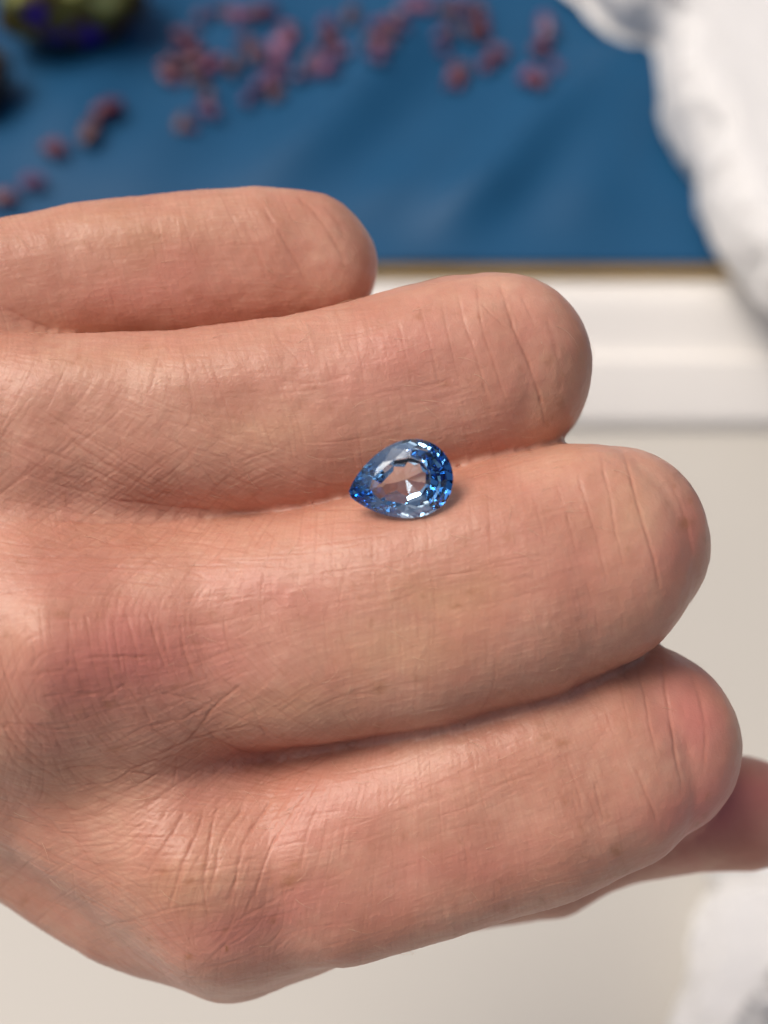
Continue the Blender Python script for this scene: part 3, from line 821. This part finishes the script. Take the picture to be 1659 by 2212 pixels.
def sample(a):
    x = np.clip(VX + OX, 1, GW - 3); y = np.clip(VY + OY, 1, GH - 3)
    i = x.astype(int); j = y.astype(int); fx = x - i; fy = y - j
    return a[j, i] * (1 - fx) * (1 - fy) + a[j, i + 1] * fx * (1 - fy) + a[j + 1, i] * (1 - fx) * fy + a[j + 1, i + 1] * fx * fy
fv, mv, jv = sample(fmap), sample(mmap), sample(np.clip(major, 0, 1.6))
# fine lines fade towards the smoother finger ends
endfade = 1 - 0.75 * smoothstep(-60, 170, VX - np.interp(VY, [560, 800, 1170, 1600, 1800], [560, 980, 1230, 1300, 1300]))
disp = -(0.029 * fv * endfade + 0.044 * mv * endfade + 0.100 * jv) * front * (1 - 0.85 * tight)
low = noise(co * 0.35) * 0.10 + noise(co * 0.9 + 5) * 0.05 + noise(co * 2.4 + 9) * 0.018
gau = lambda x, y, sl, sr, sy: np.exp(-(np.where(VX < x, (VX - x) / sl, (VX - x) / sr)) ** 2 - ((VY - y) / sy) ** 2)
bump = 1.75 * gau(115, 1400, 115, 260, 125) + 1.1 * gau(440, 1885, 130, 260, 105)     # knuckle bones
low = low + 0.42 * noise(co * 0.13 + 3)
disp = disp + low + bump * front
co2 = co + nr * disp[:, None]

# --- colour of the skin as attributes
def spots(lst):
    out = np.zeros(nv)
    for px, py, rx, ry, a, s in lst:
        ca, sa = math.cos(rad(a)), math.sin(rad(a))
        dx, dy = VX - px, -(VY - py)
        u = (dx * ca + dy * sa) / rx; v = (-dx * sa + dy * ca) / ry
        out = np.maximum(out, s * np.exp(-(u * u + v * v)))
    return out
wx = noise(co * 0.22 + 31) * 60; wy = noise(co * 0.22 + 77) * 60
VX0, VY0 = VX, VY
VX, VY = VX + wx, VY + wy
redness = spots([(250, 1425, 230, 110, 5, 1.1), (440, 1400, 160, 90, 0, .7), (560, 1990, 180, 75, 15, .9), (1500, 1570, 75, 150, 10, .95), (1480, 1160, 50, 110, -10, .6), (860, 790, 200, 110, 10, .5),
                 (560, 1290, 200, 60, 0, .45), (1150, 1260, 170, 90, 12, .35), (1575, 1735, 150, 80, 25, 1.3), (700, 1760, 170, 90, 20, .45), (950, 1880, 250, 70, 15, .4), (350, 620, 200, 100, 0, .4), (120, 1250, 160, 60, 0, .3), (90, 1560, 90, 80, 0, .5), (1150, 700, 50, 80, -20, .35), (500, 1700, 150, 70, 20, .3)])
yellow = spots([(980, 1290, 140, 55, 8, 1.0), (860, 1400, 150, 60, 10, .7), (430, 1900, 110, 50, 30, .8), (640, 1540, 160, 60, 10, .5), (470, 1960, 140, 40, -10, .8), (600, 930, 140, 60, 10, .6), (300, 500, 200, 60, 5, .7), (250, 780, 220, 50, 0, .4), (1200, 880, 70, 90, 0, .5), (60, 1370, 60, 60, 0, .6), (1360, 1100, 50, 80, 0, .5), (180, 1700, 200, 70, -20, .4)])
VX, VY = VX0, VY0
fl = [(408, 2066, 9, 6, 0, .9), (491, 2048, 4, 4, 0, 1.4), (416, 1899, 7, 5, 0, .8), (360, 1880, 10, 8, 0, .7), (440, 1865, 9, 7, 0, .6), (320, 2030, 7, 6, 0, .6), (630, 1900, 22, 12, 20, .8), (640, 1865, 12, 8, 20, .7), (590, 1985, 9, 7, 0, .6), (130, 1330, 20, 8, 0, .6),
      (235, 1515, 10, 9, 0, .6), (1480, 1130, 16, 12, 0, .8), (1095, 1160, 12, 10, 0, .5), (905, 685, 9, 9, 0, .6), (960, 830, 12, 6, 0, .5), (1215, 875, 10, 16, 0, .5), (1185, 780, 12, 12, 0, .4), (985, 1310, 14, 6, 10, .7), (1020, 1280, 14, 7, 10, .6), (1215, 1605, 16, 9, 10, .7), (1180, 1590, 12, 8, 0, .5), (820, 1485, 18, 14, 0, .7), (1330, 1835, 12, 14, 0, .8), (250, 1620, 22, 9, 10, .5), (490, 1290, 14, 8, 0, .6), (380, 1480, 10, 7, 0, .4)]
r2 = np.random.default_rng(21)
for _ in range(260):
    fl.append((r2.uniform(0, 1550), r2.uniform(450, 2100), r2.uniform(3, 12), r2.uniform(3, 8), r2.uniform(0, 180), r2.uniform(.12, .5)))
freck = np.zeros(nv)
jx = noise(co * 2.2 + 11) * 9; jy = noise(co * 2.2 + 51) * 9
for px, py, rx, ry, a, s in fl:
    R = 4 * max(rx, ry) + 10
    ii = np.nonzero((np.abs(VX - px) < R) & (np.abs(VY - py) < R))[0]
    ca, sa = math.cos(rad(a)), math.sin(rad(a))
    dx, dy = VX[ii] + jx[ii] - px, -(VY[ii] + jy[ii] - py)
    u = (dx * ca + dy * sa) / rx; v = (-dx * sa + dy * ca) / ry
    freck[ii] = np.maximum(freck[ii], s * np.exp(-(u * u + v * v)))
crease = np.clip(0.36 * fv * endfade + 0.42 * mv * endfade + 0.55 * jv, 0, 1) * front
# the skin gives way under the stone's pavilion
GM = (Matrix.Translation(HAND_O) @ cam_rot).inverted() @ gem.matrix_world
G3 = np.array(GM.to_3x3()); G0 = np.array(GM.translation) * 1000
near = np.nonzero(np.linalg.norm(co2 - G0, axis=1) < 8)[0]
L_ = (co2[near] - G0) @ G3                      # hand frame -> stone frame, mm
zl = np.full(len(near), -9.0)
for nrm_, pt_ in PAV:
    n_ = np.array(nrm_); p_ = np.array(pt_)
    zl = np.maximum(zl, p_[2] - (n_[0] * (L_[:, 0] - p_[0]) + n_[1] * (L_[:, 1] - p_[1])) / n_[2])
zl = zl - 0.06
L_[:, 2] = np.minimum(L_[:, 2], np.where(zl < 0.6, zl, 9))
co2[near] = L_ @ G3.T + G0
print('stone: skin pushed', int((zl < 0.6).sum()))
me.vertices.foreach_set('co', (co2 * 0.001).astype(np.float32).ravel())
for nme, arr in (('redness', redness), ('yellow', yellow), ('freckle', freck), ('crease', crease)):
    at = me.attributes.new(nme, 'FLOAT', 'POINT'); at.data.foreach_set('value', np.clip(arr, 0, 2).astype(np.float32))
me.polygons.foreach_set('use_smooth', np.ones(len(me.polygons), dtype=bool))
me.update()

SKIN = bpy.data.materials.new('skin'); SKIN.use_nodes = True
t = SKIN.node_tree; b = t.nodes['Principled BSDF']
tc = t.nodes.new('ShaderNodeTexCoord')
def mixc(fac, a, bcol, mode='MIX'):
    mx = t.nodes.new('ShaderNodeMix'); mx.data_type = 'RGBA'; mx.blend_type = mode
    if isinstance(fac, float): mx.inputs[0].default_value = fac
    else: t.links.new(fac, mx.inputs[0])
    for sock, v in ((mx.inputs[6], a), (mx.inputs[7], bcol)):
        if isinstance(v, tuple): sock.default_value = (*v, 1)
        else: t.links.new(v, sock)
    return mx.outputs[2]
def math_(op, a, bv):
    n_ = t.nodes.new('ShaderNodeMath'); n_.operation = op; n_.use_clamp = True
    for sock, v in ((n_.inputs[0], a), (n_.inputs[1], bv)):
        if isinstance(v, (int, float)): sock.default_value = v
        else: t.links.new(v, sock)
    return n_.outputs[0]
def attr(nme):
    n_ = t.nodes.new('ShaderNodeAttribute'); n_.attribute_name = nme; return n_.outputs['Fac']
def ntex(sc, det=3, lo_=0.35, hi_=0.65):
    n_ = t.nodes.new('ShaderNodeTexNoise'); n_.inputs['Scale'].default_value = sc; n_.inputs['Detail'].default_value = det
    t.links.new(tc.outputs['Object'], n_.inputs['Vector'])
    m_ = t.nodes.new('ShaderNodeMapRange'); m_.inputs[1].default_value = lo_; m_.inputs[2].default_value = hi_
    t.links.new(n_.outputs[0], m_.inputs[0]); return m_.outputs[0]
SK = (0.610, 0.345, 0.245)
c = mixc(ntex(160, 4), (0.560, 0.275, 0.190), (0.675, 0.388, 0.278))
c = mixc(math_('MULTIPLY', ntex(330, 3, 0.48, 0.72), 0.30), c, (0.60, 0.215, 0.165))
c = mixc(math_('MULTIPLY', ntex(900, 3), 0.30), c, (0.60, 0.26, 0.19))
c = mixc(math_('MULTIPLY', attr('yellow'), 0.50), c, (0.66, 0.41, 0.23))
c = mixc(math_('MULTIPLY', attr('redness'), 0.74), c, (0.62, 0.205, 0.180))
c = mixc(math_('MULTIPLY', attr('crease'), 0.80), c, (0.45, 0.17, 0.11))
c = mixc(math_('MULTIPLY', attr('freckle'), 0.78), c, (0.37, 0.15, 0.07))
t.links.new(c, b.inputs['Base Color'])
b.inputs['Roughness'].default_value = 0.39
b.inputs['Specular IOR Level'].default_value = 0.38
b.inputs['Subsurface Weight'].default_value = 0.16
b.inputs['Subsurface Radius'].default_value = (1.0, 0.38, 0.2)
b.inputs['Subsurface Scale'].default_value = 0.0009
n1 = t.nodes.new('ShaderNodeTexNoise'); n1.inputs['Scale'].default_value = 4200; n1.inputs['Detail'].default_value = 3
n2 = t.nodes.new('ShaderNodeTexVoronoi'); n2.feature = 'DISTANCE_TO_EDGE'; n2.inputs['Scale'].default_value = 1900
n3 = t.nodes.new('ShaderNodeTexNoise'); n3.inputs['Scale'].default_value = 1500
for n_ in (n1, n3): t.links.new(tc.outputs['Object'], n_.inputs['Vector'])
wv = t.nodes.new('ShaderNodeMix'); wv.data_type = 'VECTOR'; wv.inputs[0].default_value = 0.0006
t.links.new(tc.outputs['Object'], wv.inputs[4]); t.links.new(n3.outputs['Color'], wv.inputs[5]); t.links.new(wv.outputs[1], n2.inputs['Vector'])
vr = t.nodes.new('ShaderNodeMapRange'); vr.inputs[2].default_value = 0.12
t.links.new(n2.outputs['Distance'], vr.inputs[0])
bp1 = t.nodes.new('ShaderNodeBump'); bp1.inputs['Strength'].default_value = 0.6; bp1.inputs['Distance'].default_value = 0.00002
bp2 = t.nodes.new('ShaderNodeBump'); bp2.inputs['Strength'].default_value = 0.32; bp2.inputs['Distance'].default_value = 0.00002
t.links.new(n1.outputs[0], bp1.inputs['Height']); t.links.new(vr.outputs[0], bp2.inputs['Height'])
t.links.new(bp1.outputs[0], bp2.inputs['Normal']); t.links.new(bp2.outputs[0], b.inputs['Normal'])
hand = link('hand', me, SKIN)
hand.matrix_world = Matrix.Translation(HAND_O) @ cam_rot
tag(hand, 'bare hand seen from the back, fingers bent at the knuckles, holding a blue stone', 'hand')

# fine pale hairs on the fingers
HAIR = mat('fine hair', (0.72, 0.52, 0.36), 0.35)
sel = np.nonzero((front > 0.9) & (VX > 20) & (VX < 1500) & (VY > 430) & (VY < 2080))[0]
pick = r2.choice(sel, 620, replace=False)
hv, hf = [], []
for vi in pick:
    p = co2[vi]; nn_ = nr[vi]
    dens = math.exp(-((VX[vi] - 850) / 420) ** 2)
    if r2.random() > 0.25 + 0.75 * dens: continue
    L = r2.uniform(0.8, 2.4); a = r2.normal(-0.35, 0.55)
    d = np.array([math.cos(a), math.sin(a), 0.0]); d = d - nn_ * (d @ nn_); d /= np.linalg.norm(d)
    side = np.cross(nn_, d); cv = r2.normal(0, 0.3)
    R = r2.uniform(0.010, 0.017)
    b0 = len(hv)
    for s in range(5):
        u = s / 4
        q_ = p + d * L * u + side * cv * L * u * u + nn_ * (0.28 * L * u * (1.25 - u) - 0.02)
        rr = R * (1 - 0.75 * u)
        for k in range(3):
            an = 2.094 * k
            hv.append(q_ + rr * (math.cos(an) * side + math.sin(an) * nn_))
    for s in range(4):
        for k in range(3):
            k2 = (k + 1) % 3
            hf.append((b0 + s * 3 + k, b0 + s * 3 + k2, b0 + s * 3 + 3 + k2, b0 + s * 3 + 3 + k))
ho = link('fine_hair', mesh_np('fine_hair', np.array(hv) * 0.001, hf), HAIR, hand)
ho['kind'] = 'stuff'
